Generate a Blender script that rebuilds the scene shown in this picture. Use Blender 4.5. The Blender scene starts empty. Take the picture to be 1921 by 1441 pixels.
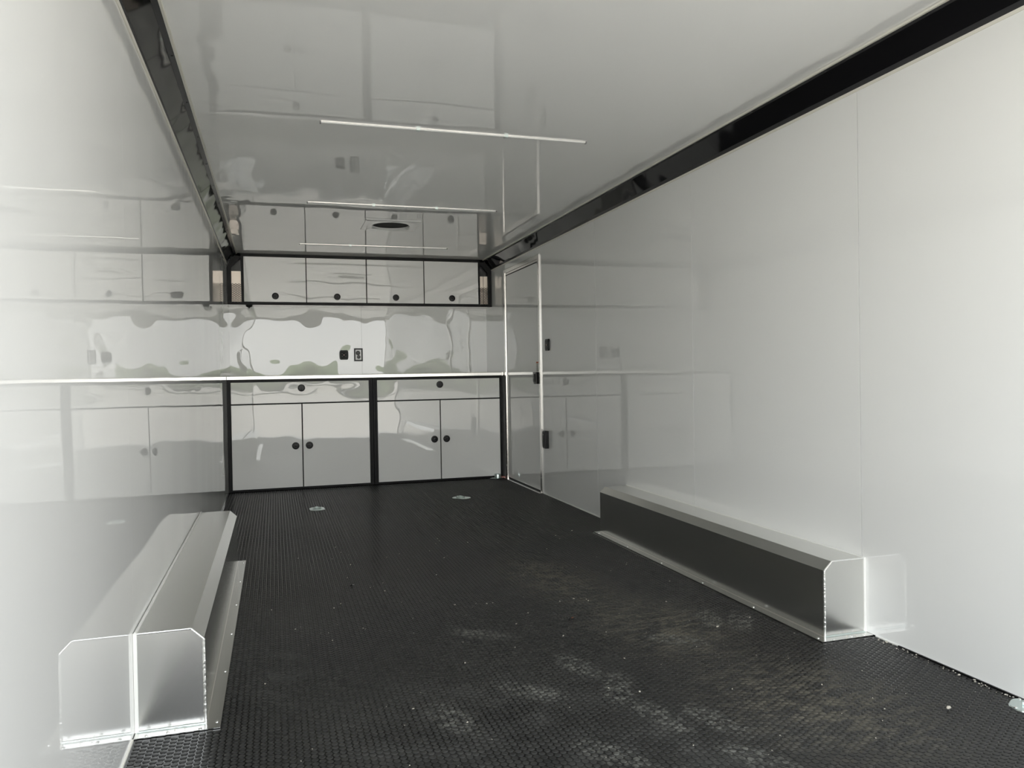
import bpy, bmesh, math, random
import numpy as np
from mathutils import Vector, Matrix, Euler

random.seed(7)
SC = bpy.context.scene
COL = SC.collection

# ------------------------------------------------------------------ camera
YAW, PITCH, ROLL, FPX = 0.2985, -0.0135, -0.0167, 1448.9
CAM = Vector((0.3776, -6.8059, 0.9541))
cy, sy, cp, sp = math.cos(YAW), math.sin(YAW), math.cos(PITCH), math.sin(PITCH)
FWD = Vector((sy * cp, cy * cp, sp)); RT = Vector((cy, -sy, 0)); UP = RT.cross(FWD)
cr, sr = math.cos(ROLL), math.sin(ROLL)
RT, UP = cr * RT + sr * UP, -sr * RT + cr * UP
cam_d = bpy.data.cameras.new('camera')
cam = bpy.data.objects.new('camera', cam_d); COL.objects.link(cam)
cam_d.sensor_width = 36.0; cam_d.lens = FPX / 1921 * 36.0; cam_d.clip_start = 0.02; cam_d.clip_end = 500
M = Matrix((RT, UP, -FWD)).transposed().to_4x4(); M.translation = CAM
cam.matrix_world = M
SC.camera = cam

# ------------------------------------------------------------------ world, sun, exposure
SC.view_settings.view_transform = 'Standard'; SC.view_settings.look = 'None'
SC.view_settings.gamma = 1.0; SC.view_settings.use_curve_mapping = False
SC.view_settings.exposure = 1.37
world = bpy.data.worlds.new('sky'); SC.world = world; world.use_nodes = True
wt = world.node_tree; bg = wt.nodes['Background']
tc = wt.nodes.new('ShaderNodeTexCoord'); sep = wt.nodes.new('ShaderNodeSeparateXYZ')
wt.links.new(tc.outputs['Generated'], sep.inputs[0])
rmp = wt.nodes.new('ShaderNodeValToRGB'); wt.links.new(sep.outputs['Z'], rmp.inputs[0])
rmp.color_ramp.elements[0].position = 0.0; rmp.color_ramp.elements[0].color = (1.0, 1.0, 0.97, 1)
rmp.color_ramp.elements[1].position = 0.6; rmp.color_ramp.elements[1].color = (0.55, 0.60, 0.66, 1)
wt.links.new(rmp.outputs[0], bg.inputs[0]); bg.inputs[1].default_value = 1.8
sun_d = bpy.data.lights.new('sun', 'SUN'); sun_d.energy = 4.5; sun_d.angle = 0.02; sun_d.color = (1, 0.95, 0.88)
sun = bpy.data.objects.new('sun', sun_d); COL.objects.link(sun)
sun.rotation_euler = Vector((-0.25, -0.62, -1.0)).to_track_quat('-Z', 'Y').to_euler()
YO = -6.20                                                       # plane of the open rear door
pl_d = bpy.data.lights.new('opening_portal', 'AREA'); pl_d.shape = 'RECTANGLE'; pl_d.size = 2.36; pl_d.size_y = 2.04
pl_d.cycles.is_portal = True
pl = bpy.data.objects.new('opening_portal', pl_d); COL.objects.link(pl)
pl.location = (1.2, YO - 0.02, 1.03); pl.rotation_euler = (math.radians(90), 0, 0)
SC.cycles.use_denoising = True
SC.cycles.max_bounces = 14; SC.cycles.diffuse_bounces = 8; SC.cycles.glossy_bounces = 8
SC.cycles.caustics_reflective = True; SC.cycles.blur_glossy = 0.3

# ------------------------------------------------------------------ dimensions
W = 2.40; YB = 0.60; YU = 0.38; ZC = 1.956; ZT = 2.052; CT = 0.083
HC = 0.967; BY1, BY2, BW, BH, BC = -4.525, -2.56, 0.178, 0.269, 0.031

# ------------------------------------------------------------------ materials
def mat(name, col, rough=0.5, metal=0.0, ior=1.5, **kw):
    m = bpy.data.materials.new(name); m.use_nodes = True
    b = m.node_tree.nodes['Principled BSDF']
    b.inputs['Base Color'].default_value = (*col, 1); b.inputs['Roughness'].default_value = rough
    b.inputs['Metallic'].default_value = metal; b.inputs['IOR'].default_value = ior
    for k, v in kw.items():
        b.inputs[k.replace('_', ' ')].default_value = v
    return m

class NT:
    def __init__(s, m): s.t = m.node_tree; s.b = s.t.nodes['Principled BSDF']
    def n(s, typ, **props):
        q = s.t.nodes.new(typ)
        for k, v in props.items(): setattr(q, k, v)
        return q
    def l(s, a, b): s.t.links.new(a, b)
    def math(s, op, a, b=None, c=None, clamp=False):
        q = s.n('ShaderNodeMath', operation=op); q.use_clamp = clamp
        for i, v in enumerate((a, b, c)):
            if v is None: continue
            if hasattr(v, 'is_output') or hasattr(v, 'links'): s.l(v, q.inputs[i])
            else: q.inputs[i].default_value = v
        return q.outputs[0]
    def pos(s): return s.n('ShaderNodeNewGeometry').outputs['Position']
    def noise(s, vec, scale, detail=1.0, rough=0.5, stretch=None, dist=0.0):
        if stretch:
            mp = s.n('ShaderNodeMapping'); mp.inputs['Scale'].default_value = stretch; s.l(vec, mp.inputs[0]); vec = mp.outputs[0]
        q = s.n('ShaderNodeTexNoise'); q.inputs['Scale'].default_value = scale; q.inputs['Detail'].default_value = detail
        q.inputs['Roughness'].default_value = rough; q.inputs['Distortion'].default_value = dist
        s.l(vec, q.inputs['Vector']); return q.outputs[0]
    def ramp(s, f, p0, c0, p1, c1):
        r = s.n('ShaderNodeValToRGB'); s.l(f, r.inputs[0])
        r.color_ramp.elements[0].position = p0; r.color_ramp.elements[0].color = (*c0, 1)
        r.color_ramp.elements[1].position = p1; r.color_ramp.elements[1].color = (*c1, 1); return r.outputs[0]
    def maprange(s, v, a, b, c, d, smooth=True):
        q = s.n('ShaderNodeMapRange'); q.interpolation_type = 'SMOOTHSTEP' if smooth else 'LINEAR'
        s.l(v, q.inputs[0])
        for i, x in enumerate((a, b, c, d)): q.inputs[i + 1].default_value = x
        return q.outputs[0]
    def bump(s, h, dist=1.0, strength=1.0):
        q = s.n('ShaderNodeBump'); q.inputs['Strength'].default_value = strength; q.inputs['Distance'].default_value = dist
        s.l(h, q.inputs['Height']); s.l(q.outputs[0], s.b.inputs['Normal'])

def gloss_panel(name, col, rough, amp, scale, edge=None, eamp=0.0, stretch=None):
    """painted sheet metal that is slightly oil-canned: low waves, stronger along the fastened edge"""
    m = mat(name, col, rough, ior=1.80); t = NT(m); p = t.pos()
    h = t.math('MULTIPLY', t.noise(p, scale, 1.0, 0.4, stretch), amp)
    if edge:
        s = t.n('ShaderNodeSeparateXYZ'); t.l(p, s.inputs[0])
        ax, lo, hi, wd = edge
        v = s.outputs[ax]
        d = t.math('MINIMUM', t.math('SUBTRACT', v, lo), t.math('SUBTRACT', hi, v))
        msk = t.maprange(d, 0.0, wd, 1.0, 0.0)
        e = t.math('MULTIPLY', t.math('MULTIPLY', t.noise(p, 4.5, 1.5, 0.5), msk), eamp)
        h = t.math('ADD', h, e)
    t.bump(h)
    return m

WHITE = (0.885, 0.89, 0.875)
m_wall_l = gloss_panel('glossy_white_wall_sheet', WHITE, 0.004, 0.0030, 1.6, ('Z', -9, ZC, 0.16), 0.004)
m_wall_r = gloss_panel('glossy_white_wall_sheet_2', WHITE, 0.003, 0.0009, 1.6, ('Z', -9, ZC, 0.10), 0.002)
m_wall_b = gloss_panel('glossy_white_back_sheet', WHITE, 0.004, 0.010, 2.6)
m_ceil = gloss_panel('glossy_white_ceiling_sheet', (0.92, 0.925, 0.91), 0.004, 0.0014, 2.0, ('X', CT, W - CT, 0.16), 0.006)
m_door_w = gloss_panel('glossy_white_cabinet_face', (0.91, 0.91, 0.89), 0.006, 0.0035, 2.6)
m_slab = gloss_panel('white_door_skin', WHITE, 0.006, 0.001, 2.0)
m_counter = mat('white_countertop_edge', (0.88, 0.88, 0.85), 0.25)
m_black = mat('black_powder_coat', (0.003, 0.003, 0.0035), 0.4, Specular_IOR_Level=0.2)
m_blackp = mat('black_plastic', (0.005, 0.005, 0.0055), 0.3, Specular_IOR_Level=0.35)
m_dark = mat('dark_cavity', (0.01, 0.01, 0.01), 0.8)
m_cove = mat('glossy_black_cove', (0.008, 0.008, 0.009), 0.05); t = NT(m_cove)
t.bump(t.math('MULTIPLY', t.noise(t.pos(), 3.0, 1.0), 0.006))
m_coveflange = mat('satin_black_flange', (0.02, 0.02, 0.023), 0.22)
m_trim = mat('cream_edge_trim', (0.78, 0.76, 0.68), 0.22)
m_alu_trim = mat('mill_aluminium_trim', (0.85, 0.83, 0.80), 0.22, 1.0)
m_caulk = mat('white_sealant', (0.86, 0.86, 0.83), 0.45)
m_weld = mat('weld_bead_metal', (0.92, 0.92, 0.90), 0.35, 1.0); t = NT(m_weld)
t.bump(t.math('MULTIPLY', t.noise(t.pos(), 160, 2.0), 0.0015))
m_alu = mat('sheet_aluminium', (0.76, 0.76, 0.74), 0.23, 1.0); t = NT(m_alu)
t.bump(t.math('MULTIPLY', t.noise(t.pos(), 1.2, 0.0), 0.0006))
m_alu_side = m_alu
m_steel = mat('screw_steel', (0.85, 0.85, 0.83), 0.2, 1.0)
m_zinc = mat('zinc_plated_steel', (0.66, 0.74, 0.72), 0.28, 1.0); t = NT(m_zinc)
t.bump(t.math('MULTIPLY', t.noise(t.pos(), 60, 2.0), 0.001))
m_lens = mat('light_strip_lens', (0.88, 0.88, 0.86), 0.12)
m_peach = mat('brushed_liner_painted_reflection', (1.0, 0.88, 0.78), 0.3, 0.3)  # warm reflection of the ground outside is painted into this metal's colour
m_label = mat('label_paper', (0.62, 0.62, 0.58), 0.5)
m_orange = mat('label_orange', (0.55, 0.13, 0.05), 0.5)
m_ink = mat('label_ink', (0.10, 0.10, 0.10), 0.6)
m_clear = mat('glossy_white_receptacle_cover', (0.80, 0.80, 0.78), 0.08)
m_grey = mat('grey_plastic', (0.18, 0.18, 0.18), 0.3)
m_led = mat('small_indicator', (0.5, 0.30, 0.27), 0.3)
m_crumb = mat('pale_crumb', (0.62, 0.58, 0.50), 0.7)
m_leaf = mat('brown_scrap', (0.16, 0.06, 0.03), 0.7)
m_red = mat('faded_pink_plastic', (0.42, 0.20, 0.17), 0.5)

# studded black floor with dust and scuffs (each stain has its own place on the floor)
def floor_mat(name, base, rough, dust_amt):
    m = mat(name, base, rough); t = NT(m); p = t.pos()
    def ell(cx, cy_, rx, ry, ang, soft0=0.3):
        mp = t.n('ShaderNodeMapping', vector_type='TEXTURE')
        mp.inputs['Location'].default_value = (cx, cy_, 0); mp.inputs['Rotation'].default_value = (0, 0, ang)
        mp.inputs['Scale'].default_value = (rx, ry, 1e3); t.l(p, mp.inputs[0])
        ln = t.n('ShaderNodeVectorMath', operation='LENGTH'); t.l(mp.outputs[0], ln.inputs[0])
        return t.maprange(ln.outputs['Value'], soft0, 1.0, 1.0, 0.0)
    def union(lst):
        a = lst[0]
        for b in lst[1:]: a = t.math('MAXIMUM', a, b)
        return a
    # shoe prints: sole and heel ovals
    feet = []
    for x, y, a in [(1.495, -5.184, .5), (1.511, -4.961, .3), (1.169, -5.054, .6), (1.353, -4.677, -.4), (1.303, -4.479, .2),
                    (1.079, -4.071, .9), (1.379, -4.897, .2), (1.958, -4.196, -.3), (2.054, -4.265, -.5), (1.726, -4.365, .9),
                    (0.832, -4.724, .3), (1.10, -4.62, .8)]:
        feet.append(ell(x, y, 0.062, 0.15, a, 0.5))
    fm = union(feet)
    n1 = t.maprange(t.noise(p, 42, 4.0, 0.7), 0.45, 0.60, 0.0, 1.0)
    fm = t.math('MULTIPLY', fm, n1)
    # brown dusty sweep across the middle right, lighter film in front
    sw = union([ell(1.60, -3.45, 0.30, 0.70, .1, 0.1), ell(1.74, -4.20, 0.36, 0.60, 0.1, 0.1), ell(1.84, -4.95, 0.42, 0.55, 0.1, 0.1)])
    nz = t.noise(p, 11, 5.0, 0.7, (1.0, 2.6, 1.0), 1.0)
    sm = t.math('MULTIPLY', sw, t.maprange(nz, 0.44, 0.60, 0.05, 1.0))
    sw2 = union([ell(0.36, -4.1, 0.16, 0.55, 0.1, 0.1), ell(0.95, -4.75, 0.7, 0.55, 0.3, 0.1), ell(1.3, -5.1, 0.6, 0.3, 0.1, 0.1)])
    sm2 = t.math('MULTIPLY', sw2, t.maprange(t.noise(p, 5, 4.0, 0.6), 0.38, 0.68, 0.0, 1.0))
    film = t.maprange(t.noise(p, 1.6, 3.0, 0.6), 0.35, 0.75, 0.0, 1.0)
    c0 = t.n('ShaderNodeMix', data_type='RGBA'); c0.inputs['A'].default_value = (*base, 1)
    c0.inputs['B'].default_value = (base[0] * 1.9, base[1] * 1.9, base[2] * 1.85, 1); t.l(film, c0.inputs['Factor'])
    c1 = t.n('ShaderNodeMix', data_type='RGBA'); t.l(c0.outputs['Result'], c1.inputs['A'])
    c1.inputs['B'].default_value = (0.115, 0.105, 0.080, 1); t.l(t.math('MULTIPLY', sm, 0.8 * dust_amt), c1.inputs['Factor'])
    c2 = t.n('ShaderNodeMix', data_type='RGBA'); t.l(c1.outputs['Result'], c2.inputs['A'])
    c2.inputs['B'].default_value = (0.10, 0.10, 0.092, 1); t.l(t.math('MULTIPLY', sm2, 0.40 * dust_amt), c2.inputs['Factor'])
    c3 = t.n('ShaderNodeMix', data_type='RGBA'); t.l(c2.outputs['Result'], c3.inputs['A'])
    c3.inputs['B'].default_value = (0.17, 0.17, 0.15, 1); t.l(t.math('MULTIPLY', fm, 0.62 * dust_amt), c3.inputs['Factor'])
    t.l(c3.outputs['Result'], t.b.inputs['Base Color'])
    t.l(t.math('ADD', t.math('MULTIPLY', union([sm, sm2]), 0.25), rough), t.b.inputs['Roughness'])
    return m
m_floor = floor_mat('black_rubber_floor', (0.004, 0.004, 0.004), 0.16, 0.35)
m_coin = floor_mat('black_rubber_studs', (0.0112, 0.0110, 0.0102), 0.50, 1.0)

def ground_mat():
    m = mat('tan_gravel_yard', (0.4, 0.36, 0.30), 0.9); t = NT(m)
    t.l(t.ramp(t.noise(t.pos(), 3.0, 6.0, 0.7), 0.3, (0.50, 0.475, 0.43), 0.7, (0.62, 0.59, 0.54)), t.b.inputs['Base Color']); return m
m_ground = ground_mat()
m_tree = mat('tree_foliage', (0.10, 0.15, 0.06), 0.9); t = NT(m_tree)
t.l(t.ramp(t.noise(t.pos(), 1.2, 4.0), 0.3, (0.12, 0.17, 0.09), 0.7, (0.24, 0.29, 0.16)), t.b.inputs['Base Color'])
m_shell = mat('trailer_outer_skin', (0.03, 0.03, 0.035), 0.4)

# ------------------------------------------------------------------ builders
class MB:
    def __init__(s): s.bm = bmesh.new()
    def box(s, x0, x1, y0, y1, z0, z1, bev=0.0):
        r = bmesh.ops.create_cube(s.bm, size=1.0)
        for v in r['verts']:
            v.co = Vector(((x0 + x1) / 2 + v.co.x * (x1 - x0), (y0 + y1) / 2 + v.co.y * (y1 - y0), (z0 + z1) / 2 + v.co.z * (z1 - z0)))
        if bev > 0:
            es = list({e for v in r['verts'] for e in v.link_edges})
            bmesh.ops.bevel(s.bm, geom=es, offset=bev, segments=2, affect='EDGES', profile=0.5)
        return s
    def prism(s, pts, axis, a, b):
        """closed outline pts (two coords of the remaining axes in order) extruded along axis from a to b"""
        def P(q, v):
            if axis == 'y': return (q[0], v, q[1])
            if axis == 'x': return (v, q[0], q[1])
            return (q[0], q[1], v)
        A = [s.bm.verts.new(P(q, a)) for q in pts]; B = [s.bm.verts.new(P(q, b)) for q in pts]
        n = len(pts)
        s.bm.faces.new(A); s.bm.faces.new(B[::-1])
        for i in range(n): s.bm.faces.new((A[i], B[i], B[(i + 1) % n], A[(i + 1) % n]))
        return s
    def tube(s, p0, p1, r, seg=10, jitter=0.0, steps=1):
        p0, p1 = Vector(p0), Vector(p1); d = (p1 - p0).normalized()
        u = d.orthogonal().normalized(); v = d.cross(u); prev = None; rnd = random.Random(3)
        rings = []
        for k in range(steps + 1):
            c = p0.lerp(p1, k / steps); rr = r * (1 + jitter * (rnd.random() - .5)); off = (u * (rnd.random() - .5) + v * (rnd.random() - .5)) * r * jitter * .6
            rings.append([s.bm.verts.new(c + off + (u * math.cos(a) + v * math.sin(a)) * rr) for a in [2 * math.pi * i / seg for i in range(seg)]])
        for a, b in zip(rings, rings[1:]):
            for i in range(seg): s.bm.faces.new((a[i], a[(i + 1) % seg], b[(i + 1) % seg], b[i]))
        s.bm.faces.new(rings[0][::-1]); s.bm.faces.new(rings[-1])
        return s
    def lathe(s, c, axis, prof, seg=28):
        """prof: (radius, distance along axis) pairs; axis is a direction"""
        c = Vector(c); d = Vector(axis).normalized(); u = d.orthogonal().normalized(); v = d.cross(u)
        rings = []
        for r, h in prof:
            if r < 1e-6: rings.append([s.bm.verts.new(c + d * h)])
            else: rings.append([s.bm.verts.new(c + d * h + (u * math.cos(a) + v * math.sin(a)) * r) for a in [2 * math.pi * i / seg for i in range(seg)]])
        for a, b in zip(rings, rings[1:]):
            for i in range(seg):
                j = (i + 1) % seg
                if len(a) == 1 and len(b) == 1: continue
                if len(a) == 1: s.bm.faces.new((a[0], b[j], b[i]))
                elif len(b) == 1: s.bm.faces.new((a[i], a[j], b[0]))
                else: s.bm.faces.new((a[i], a[j], b[j], b[i]))
        return s
    def build(s, name, m, parent=None, smooth=False, loc=None):
        bmesh.ops.recalc_face_normals(s.bm, faces=s.bm.faces)
        me = bpy.data.meshes.new(name); s.bm.to_mesh(me); s.bm.free()
        me.materials.append(m)
        if smooth:
            me.polygons.foreach_set('use_smooth', [True] * len(me.polygons))
            try: me.set_sharp_from_angle(angle=math.radians(35))
            except Exception: pass
        o = bpy.data.objects.new(name, me); COL.objects.link(o)
        if loc is not None:
            me.transform(Matrix.Translation(-Vector(loc)))
        if parent is not None:
            o.parent = parent
            if loc is None: o.location = -parent_loc(parent)
            else: o.location = Vector(loc) - parent_loc(parent)
        elif loc is not None: o.location = loc
        return o

def parent_loc(p):
    v = Vector((0, 0, 0))
    while p is not None: v += p.location; p = p.parent
    return v
def tag(o, label=None, cat=None, group=None, kind=None):
    if label: o['label'] = label
    if cat: o['category'] = cat
    if group: o['group'] = group
    if kind: o['kind'] = kind
    return o
def empty(name, loc, **k):
    o = bpy.data.objects.new(name, None); COL.objects.link(o); o.location = loc; o.empty_display_size = 0.05
    return tag(o, **k)

# ------------------------------------------------------------------ floor with its coin relief
fl = MB().box(-0.02, W + 0.02, YO, YB, -0.03, -0.001).build('floor', m_floor); tag(fl, kind='structure')
PX, PY = 0.01757, 0.02029
xs = 0.9657 - PX * 55
coins = []
for i in range(int(W / PX) + 2):
    x = xs + PX * i
    if x < 0.009 or x > W - 0.009: continue
    off = 0.0 if i % 2 == 1 else PY / 2
    y = -4.882 - PY * 48 + off
    while y < -0.012:
        if y > YO + 0.02 and not (BY1 - 0.05 < y < BY2 + 0.02 and (x < BW + 0.045 or x > W - BW - 0.045)):
            coins.append((x, y))
        y += PY
def cam_uv(x, y):
    d = Vector((x, y, 0)) - CAM; z = d.dot(FWD); return 960.5 + FPX * d.dot(RT) / z, 720.5 - FPX * d.dot(UP) / z, z
vis = sorted([(cam_uv(x, y)[2], x, y) for x, y in coins if 8 < cam_uv(x, y)[0] < 1913 and cam_uv(x, y)[1] < 1436])[:300]
near = {(x, y) for _, x, y in vis}
def coin_shape(n):
    v, f = [], []
    for r, z in ((0.0086, -0.001), (0.0084, 0.0003), (0.0080, 0.0006)):
        for k in range(n): v.append((r * math.cos(2 * math.pi * (k + .5) / n), r * math.sin(2 * math.pi * (k + .5) / n), z))
    for a in (0, n):
        for k in range(n): f.append((a + k, a + (k + 1) % n, a + n + (k + 1) % n, a + n + k))
    f.append(tuple(range(2 * n, 3 * n)))
    return np.array(v, dtype=np.float32), f
def relief(pts, n, name):
    v, f = coin_shape(n); P = np.array(pts, dtype=np.float32); N = len(P); nv = len(v)
    V = np.repeat(v[None], N, 0); V[:, :, 0] += P[:, None, 0]; V[:, :, 1] += P[:, None, 1]
    me = bpy.data.meshes.new(name); me.vertices.add(N * nv); me.vertices.foreach_set('co', V.reshape(-1))
    loops = np.concatenate([np.array(q, dtype=np.int32) for q in f]); sizes = np.array([len(q) for q in f], dtype=np.int32)
    L = (loops[None] + (np.arange(N, dtype=np.int32) * nv)[:, None]).reshape(-1)
    me.loops.add(len(L)); me.loops.foreach_set('vertex_index', L)
    S = np.tile(sizes, N); st = np.concatenate(([0], np.cumsum(S)[:-1])).astype(np.int32)
    me.polygons.add(len(S)); me.polygons.foreach_set('loop_start', st); me.polygons.foreach_set('loop_total', S)
    me.update(); me.validate(); me.materials.append(m_coin)
    o = bpy.data.objects.new(name, me); COL.objects.link(o); o.parent = fl; return o
rest_a = [c for c in coins if c not in near and c[1] < -3.3]; rest_b = [c for c in coins if c not in near and c[1] >= -3.3]
def two(pa, pb):
    a = relief(pa, 12, 'stud_relief'); b = relief(pb, 8, 'tmp')
    bm = bmesh.new(); bm.from_mesh(a.data); bm.from_mesh(b.data); bm.to_mesh(a.data); bm.free()
    me = b.data; bpy.data.objects.remove(b); bpy.data.meshes.remove(me); return a
tag(two(rest_a, rest_b), kind='stuff')
v, f = coin_shape(12); cme = bpy.data.meshes.new('stud'); cme.from_pydata([tuple(map(float, q)) for q in v], [], f); cme.materials.append(m_coin)
for _, x, y in vis:
    o = bpy.data.objects.new('stud', cme); COL.objects.link(o); o.parent = fl; o.location = (x, y, 0)

# ------------------------------------------------------------------ walls, ceiling
SEAMS = [YO, -4.509, -3.347, -2.121]
# right wall: backing plus sheets
wr = MB().box(W + 0.004, W + 0.05, YO, -1.03, -0.03, ZT + 0.03).box(W + 0.004, W + 0.05, -0.04, YB + 0.05, -0.03, ZT + 0.03)
wr.box(W + 0.004, W + 0.05, -1.03, -0.04, 1.90, ZT + 0.03).box(W + 0.03, W + 0.05, -1.03, -0.04, -0.03, 1.90)
wr = wr.build('wall_right', m_dark); tag(wr, kind='structure')
ys = SEAMS + [-1.027]
for a, b in zip(ys, ys[1:]):
    MB().box(W, W + 0.004, a + 0.0015, b - 0.0015, 0.003, ZC + 0.004).build('panel', m_wall_r, wr)
MB().box(W, W + 0.004, -0.045, YB, 0.003, ZC + 0.004).box(W, W + 0.004, -1.027, -0.045, 1.90, ZC + 0.004).build('panel', m_wall_r, wr)
# left wall
wl = MB().box(-0.05, -0.004, YO, YB + 0.05, -0.03, ZT + 0.03).build('wall_left', m_shell); tag(wl, kind='structure')
ys = SEAMS + [-0.9, YB]
for a, b in zip(ys, ys[1:]):
    MB().box(-0.004, 0, a + 0.0002, b - 0.0002, 0.003, ZC + 0.004).build('panel', m_wall_l, wl)
# back wall
wb = MB().box(-0.05, W + 0.05, YB + 0.006, YB + 0.05, -0.03, ZT + 0.03).build('wall_back', m_dark); tag(wb, kind='structure')
for a, b in ((0.0, 1.175), (1.176, W)):
    MB().box(a, b, YB, YB + 0.006, 0.0, ZT).build('panel', m_wall_b, wb)
# ceiling
ce = MB().box(-0.05, W + 0.05, YO, YB + 0.05, ZT + 0.002, ZT + 0.05).build('ceiling', m_shell); tag(ce, kind='structure')
VH = (1.212, -1.155, 0.132)      # roof vent centre and hole radius
def ceil_sheet():
    bm = bmesh.new(); n = 48; R = 0.18
    x0, x1, y0, y1 = CT, W - CT, YO, YB
    ring = [bm.verts.new((VH[0] + VH[2] * math.cos(2 * math.pi * k / n), VH[1] + VH[2] * math.sin(2 * math.pi * k / n), ZT)) for k in range(n)]
    sq = []
    for k in range(n):
        a = 2 * math.pi * k / n; c, s_ = math.cos(a), math.sin(a); q = R / max(abs(c), abs(s_)); sq.append(bm.verts.new((VH[0] + q * c, VH[1] + q * s_, ZT)))
    for k in range(n): bm.faces.new((ring[k], sq[k], sq[(k + 1) % n], ring[(k + 1) % n]))
    me = bpy.data.meshes.new('x'); mb = MB(); mb.bm = bm
    vx = [x0, VH[0] - R, VH[0] + R, x1]; vy = [y0, VH[1] - R, VH[1] + R, y1]
    for i in range(3):
        for j in range(3):
            if i == 1 and j == 1: continue
            bm.faces.new([bm.verts.new((a, b, ZT)) for a, b in ((vx[i], vy[j]), (vx[i + 1], vy[j]), (vx[i + 1], vy[j + 1]), (vx[i], vy[j + 1]))])
    return mb
cs = ceil_sheet().build('panel', m_ceil, ce)
# coves between wall and ceiling (black), with cream edge trims
def cove(side):
    f = (lambda x: x) if side == 'left' else (lambda x: W - x)
    y0, y1 = YO, YU - 0.002
    t1 = MB()
    pr = [(-0.001, ZC + 0.0), (0.003, ZC + 0.0), (0.005, ZC + 0.018), (0.060, ZT - 0.006), (0.080, ZT - 0.006), (0.080, ZT + 0.001), (-0.001, ZT + 0.001)]
    t1.prism([(f(a), b) for a, b in pr], 'y', y0, y1)
    o = t1.build('trim_1' if side == 'left' else 'trim_2', m_cove); tag(o, kind='structure')
    fl1 = MB().prism([(f(a), b) for a, b in [(0.059, ZT - 0.0082), (0.081, ZT - 0.0068), (0.081, ZT - 0.0058), (0.060, ZT - 0.0058)]], 'y', y0, y1)
    fl1.prism([(f(a), b) for a, b in [(0.0, ZC - 0.001), (0.0048, ZC - 0.001), (0.0062, ZC + 0.019), (0.003, ZC + 0.019)]], 'y', y0, y1)
    fl1.build('flange', m_coveflange, o)
    MB().prism([(f(a), b) for a, b in [(0.079, ZT - 0.0085), (0.0875, ZT - 0.0085), (0.0885, ZT - 0.001), (0.079, ZT - 0.001)]], 'y', y0, y1).build('ceiling_edge_trim', m_trim, o)
    MB().prism([(f(a), b) for a, b in [(0.0, ZC - 0.009), (0.0035, ZC - 0.009), (0.006, ZC + 0.0005), (0.0, ZC + 0.0005)]], 'y', y0, y1).build('wall_edge_trim', m_trim, o)
    sm = None
    y = -5.35
    while y < 0.2:
        mb = MB().lathe((f(0.0705), y, ZT - 0.0072), (0, 0, -1), [(0.0045, -0.002), (0.0045, 0.0008), (0.003, 0.0018), (0, 0.002)], 10)
        mb.build('screw', m_blackp, o); y += 0.46
    return o
cl = cove('left'); crr = cove('right')
MB().prism([(0.0, ZC + 0.02), (0.030, ZC + 0.02), (0.0, ZC - 0.03)], 'y', YU - 0.02, YU - 0.003).build('end_cap', m_blackp, cl)
# baseboard-like edge trims
tr = MB().box(0.0, 0.004, YO, BY1 - 0.045, -0.001, 0.005).build('baseboard_left', m_trim); tag(tr, kind='structure')
tr = MB().box(W - 0.004, W, -2.50, -1.04, -0.001, 0.006).box(W - 0.004, W, YO, BY1 - 0.05, 0.0, 0.004).build('baseboard_right', m_caulk); tag(tr, kind='structure')
tr = MB().box(W - 0.010, W - 0.0045, YO, BY1 - 0.16, -0.001, 0.006).build('trim_3', m_blackp); tag(tr, kind='structure')
# rear opening frame (outside the picture, seen only in reflections) and outer shell, ramp, yard
of = MB().box(-0.05, 0.012, YO - 0.05, YO, -0.03, ZT + 0.08).box(W - 0.012, W + 0.05, YO - 0.05, YO, -0.03, ZT + 0.08).box(0.012, W - 0.012, YO - 0.05, YO, ZT - 0.06, ZT + 0.08)
of = of.build('trim_4', m_alu_trim); tag(of, kind='structure')
rp = MB().prism([(YO - 0.05, -0.10), (YO - 0.05, -0.03), (YO - 2.2, -0.53), (YO - 2.2, -0.56)], 'x', 0.0, W).build('ramp', m_floor); tag(rp, kind='structure')
ub = MB().box(-0.05, W + 0.05, YO - 0.05, YB + 0.05, -0.20, -0.031).build('chassis', m_shell); tag(ub, kind='structure')
gr = MB().box(-90, 90, -130, 60, -0.62, -0.56).build('ground', m_ground); tag(gr, kind='structure')
def treeline():
    mb = MB(); rnd = random.Random(5)
    for k in range(46):
        x = -70 + k * 3.2 + rnd.uniform(-1, 1); y = -62 + rnd.uniform(-6, 6); h = rnd.uniform(1.2, 2.8)
        r = bmesh.ops.create_icosphere(mb.bm, subdivisions=2, radius=1.0)
        for v in r['verts']:
            s_ = 1 + rnd.uniform(-.12, .12); v.co = Vector((x + v.co.x * rnd.uniform(2.6, 3.0) * s_, y + v.co.y * 2 * s_, -0.5 + (v.co.z * .5 + .5) * h * s_))
    return mb.build('treeline', m_tree, smooth=True)
tag(treeline(), 'low green treeline beyond the yard behind the open rear door', 'treeline', kind='stuff')

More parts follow.
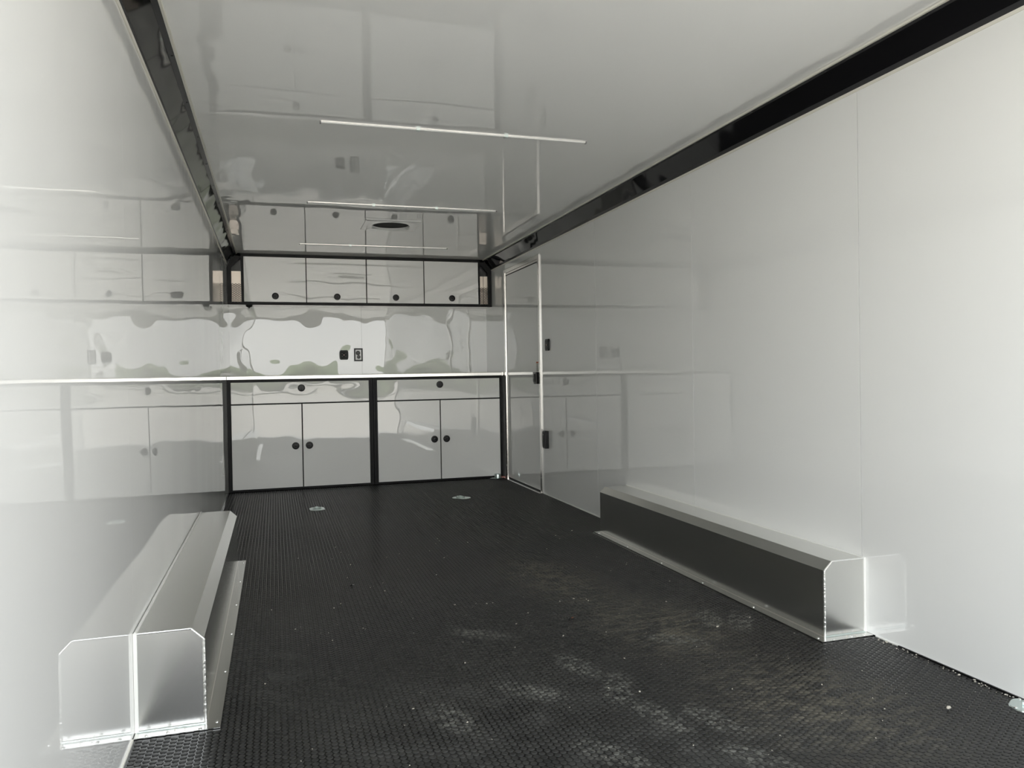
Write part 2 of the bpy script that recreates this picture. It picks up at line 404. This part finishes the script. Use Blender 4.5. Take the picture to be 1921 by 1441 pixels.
# ------------------------------------------------------------------ side door in the right wall
dr = empty('door_1', (W, -0.54, 0), kind='structure')
D0, D1, DZ = -1.025, -0.048, 1.895
def strip(x0, x1, y0, y1, z0, z1, name='frame_strip', m=m_alu_trim, bev=0.0015): return MB().box(x0, x1, y0, y1, z0, z1, bev).build(name, m, dr)
strip(W - 0.010, W + 0.03, D0 - 0.008, D0 + 0.030, 0.0, DZ, 'frame_post')
strip(W - 0.004, W + 0.03, D0 + 0.029, D0 + 0.044, 0.0, DZ - 0.03, 'inner_stop')
strip(W - 0.010, W + 0.03, D1 - 0.032, D1 + 0.004, 0.0, DZ, 'frame_post')
strip(W - 0.004, W + 0.03, D1 - 0.047, D1 - 0.033, 0.0, DZ - 0.03, 'inner_stop')
strip(W - 0.010, W + 0.03, D0 + 0.030, D1 - 0.032, DZ - 0.032, DZ, 'frame_head')
strip(W - 0.004, W + 0.03, D0 + 0.044, D1 - 0.047, DZ - 0.050, DZ - 0.034, 'inner_stop')
strip(W + 0.004, W + 0.03, D1 - 0.056, D1 - 0.047, 0.012, DZ - 0.05, 'gasket', m_dark, 0)
strip(W + 0.004, W + 0.03, D0 + 0.044, D1 - 0.047, DZ - 0.057, DZ - 0.050, 'gasket', m_dark, 0)
strip(W + 0.002, W + 0.03, D0 + 0.044, D1 - 0.056, 0.014, DZ - 0.057, 'door_panel', m_slab, 0.001)
strip(W - 0.035, W + 0.03, D0 - 0.005, D1 + 0.0, -0.001, 0.004, 'threshold')
strip(W - 0.003, W + 0.03, D0 + 0.044, D1 - 0.047, 0.004, 0.013, 'door_sweep', m_dark, 0)
for yy in (D0 + 0.011, D1 - 0.014):
    for zz in (0.12, 0.52, 0.93, 1.33, 1.74):
        MB().lathe((W - 0.010, yy, zz), (-1, 0, 0), [(0.004, -0.001), (0.004, 0.001), (0, 0.0022)], 10).build('screw', m_steel, dr)
lt = MB().prism([(-0.965, 0.868), (-0.965, 0.963), (-0.900, 0.963), (-0.900, 0.893), (-0.925, 0.868)], 'x', W - 0.028, W + 0.002).build('latch', m_blackp, dr)
MB().box(W - 0.034, W - 0.028, -0.955, -0.935, 0.885, 0.95, 0.002).build('latch_paddle', m_black, lt)
sk = MB().box(W + 0.0005, W + 0.002, -0.958, -0.905, 0.968, 1.045).build('warning_label', m_label, dr); sk['label'] = 'small pale warning sticker with an orange header'
MB().box(W - 0.0001, W + 0.0006, -0.958, -0.905, 1.034, 1.046).build('label_header', m_orange, sk)
lm = MB()
for k in range(6): lm.box(W - 0.0001, W + 0.0006, -0.952, -0.912, 0.974 + k * 0.0095, 0.9762 + k * 0.0095)
lm.build('label_lines', m_ink, sk)

# ------------------------------------------------------------------ latches
def latch_bm(c, R=0.031, turn=0.0):
    mb = MB()
    mb.lathe(c, (0, -1, 0), [(R, -0.002), (R, 0.003), (R * .93, 0.0065), (R * .78, 0.0068), (R * .70, 0.003), (R * .66, 0.0006), (R * .40, 0.0006), (R * .34, 0.0045), (R * .18, 0.005), (0, 0.005)], 32)
    # finger paddle inside the recess
    q = Matrix.Rotation(turn, 4, 'Y')
    p = MB().box(-R * .16, R * .16, -0.0062, 0.0, -R * .62, R * .15, 0.0015)
    for v in p.bm.verts: v.co = q @ v.co + Vector(c)
    me = bpy.data.meshes.new('t'); p.bm.to_mesh(me); p.bm.free(); mb.bm.from_mesh(me); bpy.data.meshes.remove(me)
    return mb

# ------------------------------------------------------------------ base cabinets
def base_cabinet(x0, x1, px0, px1, gapx, latches, drawer_x, label):
    root = empty('base_cabinet', ((x0 + x1) / 2, 0.3, 0), label=label, cat='cabinet', group='base cabinets under the countertop')
    MB().box(x0 + .004, x1 - .004, 0.022, YB - 0.004, 0.002, 0.938).build('carcass', m_dark, root)
    def bar(a, b, c, d, n):
        MB().box(a, b, -0.0, 0.03, c, d, 0.0015).build(n, m_black, root)
    bar(x0 + .0005, px0 - .001, 0.002, 0.9395, 'frame_post'); bar(px1 + .001, x1 - .0005, 0.002, 0.9395, 'frame_post')
    bar(px0 - .001, px1 + .001, 0.002, 0.0205, 'frame_rail'); bar(px0 - .001, px1 + .001, 0.9165, 0.9395, 'frame_rail')
    # slots of the extrusion posts
    for q0, q1 in ((x0, px0), (px1, x1)):
        MB().box(q0 + (q1 - q0) * .42, q0 + (q1 - q0) * .58, -0.0004, 0.002, 0.02, 0.92).build('frame_slot', m_dark, root)
    bar(px0 - .001, px1 + .001, 0.727, 0.7375, 'divider_rail')
    dw = MB().box(px0 + .001, px1 - .001, -0.003, 0.018, 0.7375, 0.916, 0.0012).build('drawer', m_door_w, root)
    latch_bm((drawer_x, -0.003, latches[2]), turn=0).build('latch', m_blackp, dw, True)
    for a, b, lx, lz, tn in ((px0 + .001, gapx - .0045, latches[0], latches[3], -1.57), (gapx + .0045, px1 - .001, latches[1], latches[3], 1.57)):
        d = MB().box(a, b, -0.003, 0.018, 0.0215, 0.7265, 0.0012).build('door', m_door_w, root)
        latch_bm((lx, -0.003, lz), turn=tn).build('latch', m_blackp, d, True)
    return root
base_cabinet(0.0, 1.199, 0.030, 1.165, 0.5985, (0.541, 0.654, 0.862, 0.372), 0.597,
             'black-framed white base cabinet in the left corner beside the glossy side wall')
base_cabinet(1.200, 2.371, 1.235, 2.350, 1.7945, (1.738, 1.848, 0.868, 0.379), 1.794,
             'black-framed white base cabinet next to the side door')
ct = empty('countertop', (1.2, 0.28, 0.94), label='white countertop with bright front edge running over both base cabinets', cat='countertop')
MB().box(0.001, 2.372, -0.012, YB - 0.002, 0.940, 0.966, 0.002).build('worktop', m_counter, ct)
MB().box(0.001, 2.372, -0.017, -0.0125, 0.9395, 0.9672, 0.0018).build('front_edge', m_alu_trim, ct)
MB().box(0.001, W - .001, YB - 0.006, YB - 0.002, 0.966, 0.974).build('rear_bead', m_trim, ct)
MB().box(2.3725, 2.398, -0.014, YB - 0.002, 0.9415, 0.9655).box(2.3725, 2.3775, -0.019, -0.012, 0.938, 0.970).build('end_filler', m_alu_trim, ct)

# ------------------------------------------------------------------ upper cabinet
uc = empty('wall_cabinet', (1.2, 0.48, 1.60), label='long black-framed wall cabinet with four white doors under the ceiling', cat='cabinet')
ZU = 1.600
XD = [(0.139, 0.666), (0.674, 1.201), (1.210, 1.736), (1.744, 2.265)]
mb = MB()
hull = [(0.001, ZU), (W - 0.001, ZU), (W - 0.001, ZC), (W - CT, ZT - 0.001), (CT, ZT - 0.001), (0.001, ZC)]
MB().box(XD[0][0] - 0.02, XD[3][1] + 0.02, YU + 0.022, YB - 0.002, ZU + 0.004, ZT - 0.003).build('carcass', m_dark, uc)
MB().box(0.002, W - 0.002, YU + 0.02, YB - 0.002, ZU, ZU + 0.004).build('bottom_panel', m_slab, uc)
f_ = MB()
f_.box(0.001, W - 0.001, YU, YU + 0.02, ZU, 1.624, 0.001)
f_.box(0.07, W - 0.07, YU, YU + 0.02, 2.026, ZT - 0.001, 0.001)
for a, b in ((0.116, 0.137), (2.267, 2.284)): f_.box(a, b, YU, YU + 0.02, 1.624, 2.026)
for a, b in zip(XD, XD[1:]): f_.box(a[1] - .002, b[0] + .002, YU + 0.004, YU + 0.02, 1.624, 2.026)
for s in (0, 1):
    g = (lambda x: x) if s == 0 else (lambda x: W - x)
    f_.prism([(g(0.001), 1.624), (g(0.034), 1.624), (g(0.036), 1.930), (g(0.001), ZC)], 'y', YU, YU + 0.02)
    f_.prism([(g(0.001), ZC), (g(0.036), 1.930), (g(0.116), 2.008), (g(0.116), ZT - 0.001), (g(CT), ZT - 0.001)], 'y', YU, YU + 0.02)
f_.build('frame', m_black, uc)
for (a, b), lx in zip(XD, (0.402, 0.940, 1.474, 2.007)):
    d = MB().box(a, b, YU - 0.002, YU + 0.018, 1.6255, 2.0235, 0.0012).build('door', m_door_w, uc)
    latch_bm((lx, YU - 0.002, 1.678), 0.030).build('latch', m_blackp, d, True)
for s in (0, 1):
    g = (lambda x: x) if s == 0 else (lambda x: W - x)
    MB().box(min(g(.03), g(.118)), max(g(.03), g(.118)), YU + 0.030, YU + 0.034, 1.60, 1.896).build('liner_panel', m_peach, uc)
    MB().box(min(g(.03), g(.118)), max(g(.03), g(.118)), YU + 0.040, YU + 0.044, 1.896, 2.02).build('upper_liner', m_coveflange, uc)
    if s: MB().box(g(.077), g(.0745), YU + 0.026, YU + 0.030, 1.60, 1.896).build('liner_joint', m_dark, uc)
    # expanded metal mesh: diamond strands
    gm = MB(); cw, ch = 0.0135, 0.0155; X0, X1, Z0, Z1 = 0.034, 0.115, 1.624, 1.784
    def strand(xa, za, xb, zb):
        n = Vector((xb - xa, 0, zb - za)).normalized(); p = Vector((-n.z, 0, n.x)) * 0.0016
        A, B = Vector((g(xa), YU + 0.006, za)), Vector((g(xb), YU + 0.006, zb)); p.x *= (1 if s == 0 else -1)
        gm.bm.faces.new([gm.bm.verts.new(q) for q in (A - p, B - p, B + p, A + p)])
        gm.bm.faces.new([gm.bm.verts.new(q + Vector((0, .0015, 0))) for q in (A + p, B + p, B - p, A - p)])
    nx, nz = 6, 20
    cw = (X1 - X0) / nx; ch = (Z1 - Z0) / nz
    for j in range(nz):
        for i in range(nx):
            o_ = (j % 2)
            x = X0 + i * cw; z = Z0 + j * ch
            # honeycomb rows: slanted strands and short flats
            if (i + j) % 2: strand(x, z, x + cw * .62, z + ch); strand(x + cw * .62, z + ch, x + cw, z + ch)
            else: strand(x, z + ch, x + cw * .62, z); strand(x + cw * .62, z, x + cw, z)
    gm.build('mesh_grille', m_black, uc)
kb = empty('puck_knob', (0.178, 0.42, 1.600), label='small black dome under the left end of the wall cabinet', cat='knob')
MB().lathe((0.178, 0.42, 1.5995), (0, 0, -1), [(0.030, 0), (0.029, 0.008), (0.022, 0.017), (0.010, 0.021), (0, 0.0215)], 24).build('dome', m_blackp, kb, True)
MB().lathe((0.178, 0.42, 1.581), (0, 0, -1), [(0.007, 0), (0.006, 0.006), (0.002, 0.011), (0, 0.0115)], 12).build('tip', m_blackp, kb, True)

# ------------------------------------------------------------------ switches, outlet, wall box
def barrel(w, h, n=10):
    """barrel-sided plate outline: rounded corners and bulging sides"""
    pts = []
    for k in range(n + 1):
        t_ = -1 + 2 * k / n; pts.append((w / 2 * (1 - 0.16 * t_ ** 4) + 0, t_ * h / 2 * 0.93))
    top = [(w / 2 * .72 * (1 - 2 * k / 4), h / 2) for k in range(0, 5)]
    left = [(-a, b) for a, b in pts[::-1]]; bot = [(-a, -b) for a, b in top]
    return pts + top + left + bot
def control(loc, rotz, label):
    r = empty('touch_switch', loc, label=label, cat='switch', group='black round-sided touch switches')
    def pr(w, h, a, b, n, m, par):
        mb = MB().prism(barrel(w, h), 'y', a, b); o = mb.build(n, m); o.parent = par; return o
    p = pr(0.082, 0.090, -0.012, 0.0, 'plate', m_blackp, r)
    pr(0.066, 0.074, -0.0145, -0.012, 'raised_face', m_black, r)
    for sx in (-1, 1):
        for sz in (-1, 1):
            o = MB().prism([(sx * .019, sz * .015), (sx * .012, sz * .015), (sx * .012, sz * .0134), (sx * .0174, sz * .0134), (sx * .0174, sz * .009), (sx * .019, sz * .009)], 'y', -.0152, -.0144).build('corner_mark', m_grey); o.parent = r
    o = MB().lathe((0, -.0144, 0), (0, -1, 0), [(.006, 0), (.005, .002), (0, .0025)], 16).build('centre_button', m_led); o.parent = r
    r.rotation_euler = (0, 0, rotz); return r
control((1.008, YB, 1.155), 0, 'black round-sided touch switch on the back wall above the counter')
control((W, -1.195, 1.171), math.radians(-90), 'black round-sided touch switch on the wall beside the side door')
ou = empty('power_outlet', (1.142, YB, 1.156), label='black-framed power outlet above the left base cabinet', cat='outlet')
def ob(x0, x1, y0, y1, z0, z1, n, m, bev=0.001): return MB().box(x0, x1, y0, y1, z0, z1, bev).build(n, m, ou)
X, Z = 1.142, 1.156
fr = MB().box(X - .040, X + .040, YB - .014, YB, Z + .048, Z + .061, .002).box(X - .040, X + .040, YB - .014, YB, Z - .061, Z - .048, .002)
fr.box(X - .040, X - .028, YB - .014, YB, Z - .05, Z + .05, .002).box(X + .028, X + .040, YB - .014, YB, Z - .05, Z + .05, .002).build('frame', m_blackp, ou)
ob(X - .029, X + .029, YB - .006, YB, Z - .049, Z + .049, 'cover', m_clear)
ob(X - .026, X + .026, YB - .0095, YB - .006, Z + .038, Z + .047, 'latch_bar', m_clear)
for zz, rr in ((Z + .016, .021), (Z - .021, .017)):
    rc = MB().lathe((X - .004 if zz > Z else X + .002, YB - .006, zz), (0, -1, 0), [(rr, 0), (rr, .004), (rr * .85, .0048), (0, .0048)], 20).build('receptacle', m_blackp, ou)
    MB().box(X - .009, X - .006, YB - .0118, YB - .0106, zz - .002, zz + .008).box(X + .002, X + .005, YB - .0118, YB - .0106, zz - .002, zz + .008).build('slot', m_grey, rc)
wbx = empty('wall_box', (W, -1.147, 0.435), label='black box on the wall low beside the side door', cat='box')
MB().box(W - .030, W, -1.180, -1.120, .368, .505, .003).build('housing', m_blackp, wbx)
MB().box(W - .0325, W - .030, -1.156, -1.122, .378, .497, .001).build('face_panel', m_black, wbx)
MB().box(W - .0335, W - .0325, -1.142, -1.136, .472, .478).build('indicator', m_clear, wbx)

# ------------------------------------------------------------------ wheel boxes
def wheel_box(side):
    g = (lambda x: x) if side == 'l' else (lambda x: W - x)
    lab = 'aluminium wheel box against the left wall, its end plate towards the rear door' if side == 'l' else 'aluminium wheel box against the right wall, its dark side facing the aisle'
    r = empty('wheel_box', (g(BW / 2), (BY1 + BY2) / 2, 0), label=lab, cat='wheel box', group='aluminium wheel boxes')
    def bx(x0, x1, *a, **k):
        a0, a1 = sorted((g(x0), g(x1))); return (a0, a1, *a)
    T = 0.002
    out = [(0.0012, BH), (BW - .032, BH), (BW, BH - BC), (BW, 0.003)]
    inn = [(BW - T, 0.003), (BW - T, BH - BC - .001), (BW - .033, BH - T), (0.0012, BH - T)]
    MB().prism([(g(a), b) for a, b in out + inn], 'y', BY1, BY2).build('cover_sheet', m_alu, r)
    MB().prism([(g(a), b) for a, b in [(0.0012, .003), (0.0012, BH - .0005), (BW - .033, BH - .0005), (BW - .0005, BH - BC - .0005), (BW - .0005, .003)]], 'y', BY1 - .0015, BY1 + .001).build('end_plate', m_alu, r)
    MB().prism([(g(a), b) for a, b in [(0.0012, .003), (0.0012, BH - .0005), (BW - .033, BH - .0005), (BW - .0005, BH - BC - .0005), (BW - .0005, .003)]], 'y', BY2 - .001, BY2 + .0015).build('end_plate', m_alu, r)
    F = 0.040
    fs = MB().box(*bx(BW - .001, BW + F, BY1 - F, BY2 + .006, .0006, .0030)).build('floor_flange', m_alu, r)
    MB().box(*bx(0.002, BW, BY1 - F, BY1, .0006, .0028)).build('end_flange', m_alu, r)
    # bend line along the foot
    MB().tube((g(BW + .0015), BY1, .003), (g(BW + .0015), BY2, .003), .0022, 8).build('foot_bend', m_alu_trim, r)
    e = BY1 - .0015
    wd = MB()
    wd.tube((g(0.004), e, BH), (g(BW - .032), e, BH), .0030, 8, .22, 60)
    wd.tube((g(BW - .032), e, BH), (g(BW), e, BH - BC), .0030, 8, .22, 16)
    wd.tube((g(BW), e, BH - BC), (g(BW), e, 0.004), .0040, 8, .28, 80)
    wd.build('weld_bead', m_weld, r, True)
    MB().tube((g(0.005), e - .001, 0.004), (g(BW), e - .001, 0.004), .0030, 8, .4, 24).build('foot_caulk', m_zinc, r, True)
    MB().box(*bx(0.0005, 0.010, e - .003, BY1 + .002, .003, BH + .003)).build('sealant', m_caulk, r)
    MB().tube((g(0.0055), BY1, BH + .001), (g(0.0055), BY2, BH + .001), .0042, 8, .15, 60).build('sealant', m_caulk, r, True)
    sc = []
    pts = [(BW + .029, BY1 - .002 + .3845 * k * 1.0, .003) for k in range(6)] + [(BW - .012, BY1 - .032, .0028), (.085, BY1 - .026, .0028), (.032, BY1 - .028, .0028)]
    for x, y, z in pts:
        MB().lathe((g(x), y, z), (0, 0, 1), [(.0052, -.001), (.0050, .0012), (.0030, .0028), (0, .0032)], 12).build('screw', m_steel, r, True)
    return r
wheel_box('l'); wheel_box('r')

# ------------------------------------------------------------------ ceiling lights and vent
def light_strip(y, x0, x1, label, joints):
    r = empty('light_strip', ((x0 + x1) / 2, y, ZT), label=label, cat='light strip', group='thin light strips across the ceiling')
    MB().box(x0, x1, y - .0075, y + .0075, ZT - .0025, ZT).build('channel', m_alu_trim, r)
    mb = MB(); n = 8
    pr = [(y + .0062 * math.cos(math.pi * k / n), ZT - .0025 - .0055 * math.sin(math.pi * k / n)) for k in range(n + 1)]
    mb.prism(pr, 'x', x0 + .002, x1 - .002).build('lens', m_lens, r, True)
    for a in (x0, x1):
        MB().box(a - .003, a + .003, y - .0078, y + .0078, ZT - .010, ZT).build('end_cap', m_grey, r)
    for j in joints:
        MB().box(j - .009, j + .009, y - .0085, y + .0085, ZT - .0095, ZT).build('clip', m_zinc, r)
light_strip(-3.385, 0.589, 1.817, 'white light strip across the ceiling, the one closest to the rear door', (1.012, 1.42))
light_strip(-1.793, 0.598, 1.828, 'white light strip across the ceiling between the rear strip and the round vent', (1.01, 1.42))
light_strip(-0.209, 0.599, 1.835, 'white light strip across the ceiling just before the wall cabinet', (1.01,))
vt = empty('roof_vent', (VH[0], VH[1], ZT), label='square white ceiling vent with a dark round opening', cat='vent')
def vent_plate():
    mb = MB(); bm = mb.bm; n = 64; H = 0.198
    def ring(fn, z): return [bm.verts.new((VH[0] + fn(2 * math.pi * k / n)[0], VH[1] + fn(2 * math.pi * k / n)[1], z)) for k in range(n)]
    def circ(r): return lambda a: (r * math.cos(a), r * math.sin(a))
    def sqr(h): 
        def q(a):
            c, s_ = math.cos(a), math.sin(a); t_ = h / max(abs(c), abs(s_)); return (t_ * c, t_ * s_)
        return q
    R = [ring(sqr(H), ZT - .0003), ring(sqr(H - .002), ZT - .006), ring(sqr(H - .02), ZT - .008), ring(circ(VH[2] + .010), ZT - .010), ring(circ(VH[2] + .002), ZT - .008), ring(circ(VH[2]), ZT + .06)]
    for a, b in zip(R, R[1:]):
        for k in range(n): bm.faces.new((a[k], a[(k + 1) % n], b[(k + 1) % n], b[k]))
    return mb
vent_plate().build('plate', m_slab, vt, True)
MB().lathe((VH[0], VH[1], ZT + .0015), (0, 0, 1), [(VH[2] - .0005, 0.0), (VH[2] - .0005, .0001), (0, .0001)], 48).build('dark_cover', m_dark, vt)

# ------------------------------------------------------------------ floor tie-downs
def octo(cx, cy_, w, h, c):
    a, b = w / 2, h / 2
    return [(cx - a + c, cy_ - b), (cx + a - c, cy_ - b), (cx + a, cy_ - b + c), (cx + a, cy_ + b - c), (cx + a - c, cy_ + b), (cx - a + c, cy_ + b), (cx - a, cy_ + b - c), (cx - a, cy_ - b + c)]
def ring_bm(c, R, r, arc0, arc1, tilt):
    mb = MB(); n = 20; q = Matrix.Rotation(tilt, 4, 'X'); prev = None
    for k in range(n + 1):
        a = arc0 + (arc1 - arc0) * k / n
        p = Vector((R * math.cos(a), R * math.sin(a), 0)); d = Vector((math.cos(a), math.sin(a), 0)); up = Vector((0, 0, 1))
        ringv = [mb.bm.verts.new(q @ (p + d * r * math.cos(b) + up * r * math.sin(b)) + Vector(c)) for b in [2 * math.pi * i / 8 for i in range(8)]]
        if prev:
            for i in range(8): mb.bm.faces.new((prev[i], prev[(i + 1) % 8], ringv[(i + 1) % 8], ringv[i]))
        prev = ringv
    return mb
def tie_down(cx, cy_, rot, label, tilt):
    r = empty('floor_tie_down', (cx, cy_, 0), label=label, cat='tie-down', group='zinc floor tie-downs')
    def put(mb, n, m=m_zinc, sm=False):
        o = mb.build(n, m, None, sm); o.parent = r; return o
    mb = MB(); bm = mb.bm; P = octo(0, 0, .105, .145, .028); n = 8; N = 32
    # rim plate with a sunken round pan
    outer = []
    for k in range(N):
        a = 2 * math.pi * k / N; c, s_ = math.cos(a), math.sin(a)
        best = 9
        for i in range(n):
            p, q_ = Vector(P[i]), Vector(P[(i + 1) % n]); e = q_ - p; den = c * e.y - s_ * e.x
            if abs(den) < 1e-9: continue
            t_ = (p.x * e.y - p.y * e.x) / den; u_ = (p.x * s_ - p.y * c) / den
            if t_ > 0 and -1e-6 <= u_ <= 1 + 1e-6: best = min(best, t_)
        outer.append((best * c, best * s_))
    rings = [[bm.verts.new((x, y, .0005)) for x, y in outer], [bm.verts.new((x * .97, y * .97, .0034)) for x, y in outer],
             [bm.verts.new((.040 * math.cos(2 * math.pi * k / N), .040 * math.sin(2 * math.pi * k / N), .0040)) for k in range(N)],
             [bm.verts.new((.034 * math.cos(2 * math.pi * k / N), .034 * math.sin(2 * math.pi * k / N), .0012)) for k in range(N)]]
    for a, b in zip(rings, rings[1:]):
        for k in range(N): bm.faces.new((a[k], a[(k + 1) % N], b[(k + 1) % N], b[k]))
    bm.faces.new(rings[-1])
    put(mb, 'plate')
    put(ring_bm((0, 0.005, .0075), .026, .0042, 0.0, math.pi * 2, tilt), 'ring', m_zinc, True)
    put(MB().box(-.009, .009, .022, .042, .003, .0135, .002), 'ring_bracket')
    for sx, sy_ in ((-.036, -.052), (.036, -.052), (-.036, .052), (.036, .052)):
        put(MB().lathe((sx, sy_, .0034), (0, 0, 1), [(.005, -.001), (.0048, .001), (.003, .0022), (0, .0024)], 12), 'screw', m_steel)
    r.rotation_euler = (0, 0, rot); return r
tie_down(0.655, -1.075, 0.05, 'zinc tie-down plate in the floor before the left base cabinet', 0.0)
tie_down(1.742, -0.995, 0.75, 'zinc tie-down plate in the floor before the right base cabinet', 0.15)
tie_down(2.385, -5.20, 0.55, 'zinc tie-down plate by the right wall in the near corner of the floor', 0.0)
# loose plate with a short pipe socket at the foot of the right cabinet
ls = empty('pipe_socket', (2.305, -0.070, 0), label='zinc plate with a short round socket at the foot of the right base cabinet', cat='bracket')
MB().prism([(2.225, -0.075), (2.265, -0.115), (2.345, -0.080), (2.345, -0.020), (2.27, -0.010)], 'z', .006, .0095).build('plate', m_zinc, ls)
MB().lathe((2.303, -0.055, .0095), (0, 0, 1), [(.029, -.001), (.029, .030), (.0275, .034), (.023, .034), (.022, .004), (0, .004)], 28).build('socket', m_zinc, ls, True)
MB().tube((2.27, -0.10, .0), (2.27, -0.10, .009), .004, 8).build('screw', m_steel, ls)
MB().box(2.346, 2.382, -0.045, -0.010, .003, .017, .003).build('pink_tab', m_red, ls)['label'] = 'faded pink tab'

# ------------------------------------------------------------------ debris
def crumbs():
    mb = MB(); rnd = random.Random(11)
    spots = [(2.149, -5.121, .007), (1.93, -4.3, .004), (1.905, -3.955, .003), (1.494, -3.803, .004), (1.396, -4.734, .004)]
    for k in range(150):
        spots.append((rnd.uniform(.3, 2.35), rnd.uniform(-5.4, -2.4), rnd.choice((.0012, .0016, .0016, .0022, .003))))
    for k in range(60):
        spots.append((W - .012 - abs(rnd.gauss(0, .012)), rnd.uniform(-5.3, -4.6), rnd.choice((.0015, .002, .003))))
    for k in range(22): spots.append((W - rnd.uniform(.01, .13), BY1 - rnd.uniform(.009, .05), rnd.choice((.0015, .002, .0028))))
    for k in range(10): spots.append((rnd.uniform(.02, .21), BY1 - rnd.uniform(.009, .035), .0015))
    for x, y, s in spots:
        if (x < BW + .052 or x > W - BW - .052) and y > BY1 - .008: continue
        xe = min(x, W - x)
        if BY1 - .055 < y and xe < BW + .055:
            if not (BY1 - .030 < y < BY1 - .014 and .045 < xe < .075 or .095 < xe < .155 and BY1 - .030 < y < BY1 - .014): continue
        zb = .0038 if (BY1 - .046 < y < BY1 and (x > W - BW - .045 or x < BW + .045)) else .0005
        r = bmesh.ops.create_icosphere(mb.bm, subdivisions=1, radius=s)
        st = rnd.uniform(.8, 2.2); a = rnd.uniform(0, 6.28)
        for v in r['verts']:
            q = v.co * rnd.uniform(.6, 1.1); X_, Y_ = q.x * st, q.y
            v.co = Vector((x + X_ * math.cos(a) - Y_ * math.sin(a), y + X_ * math.sin(a) + Y_ * math.cos(a), zb + s * .95 + q.z * .8))
    return mb.build('crumbs', m_crumb)
tag(crumbs(), 'pale crumbs and metal shavings scattered over the black floor', 'crumbs', kind='stuff')
def scrap(name, loc, a, m1, m2, label, cat):
    r = empty(name, loc, label=label, cat=cat)
    mb = MB(); bm = mb.bm; L = .013
    vs = [bm.verts.new(q) for q in [(-L, 0, .001), (-L * .4, L * .55, .004), (L * .5, L * .45, .007), (L, 0, .003), (L * .4, -L * .4, .002), (-L * .4, -L * .5, .001), (0, 0, .009)]]
    for i in range(6): bm.faces.new((vs[i], vs[(i + 1) % 6], vs[6]))
    bm.faces.new([bm.verts.new((v.co.x, v.co.y, .0006)) for v in vs[:6]][::-1])
    o = mb.build('flake', m1); o.parent = r
    o = MB().box(.004, .012, -.003, .003, .004, .0075, .001).build('tip', m2); o.parent = r
    r.rotation_euler = (0, 0, a); return r
scrap('scrap', (1.454, -4.025, 0), 0.1, m_blackp, m_leaf, 'small dark scrap with a reddish brown tip lying on the floor', 'scrap')
scrap('plastic_chip', (0.694, -3.245, 0), 0.2, m_blackp, m_grey, 'small black plastic chip lying on the floor left of centre', 'plastic chip')
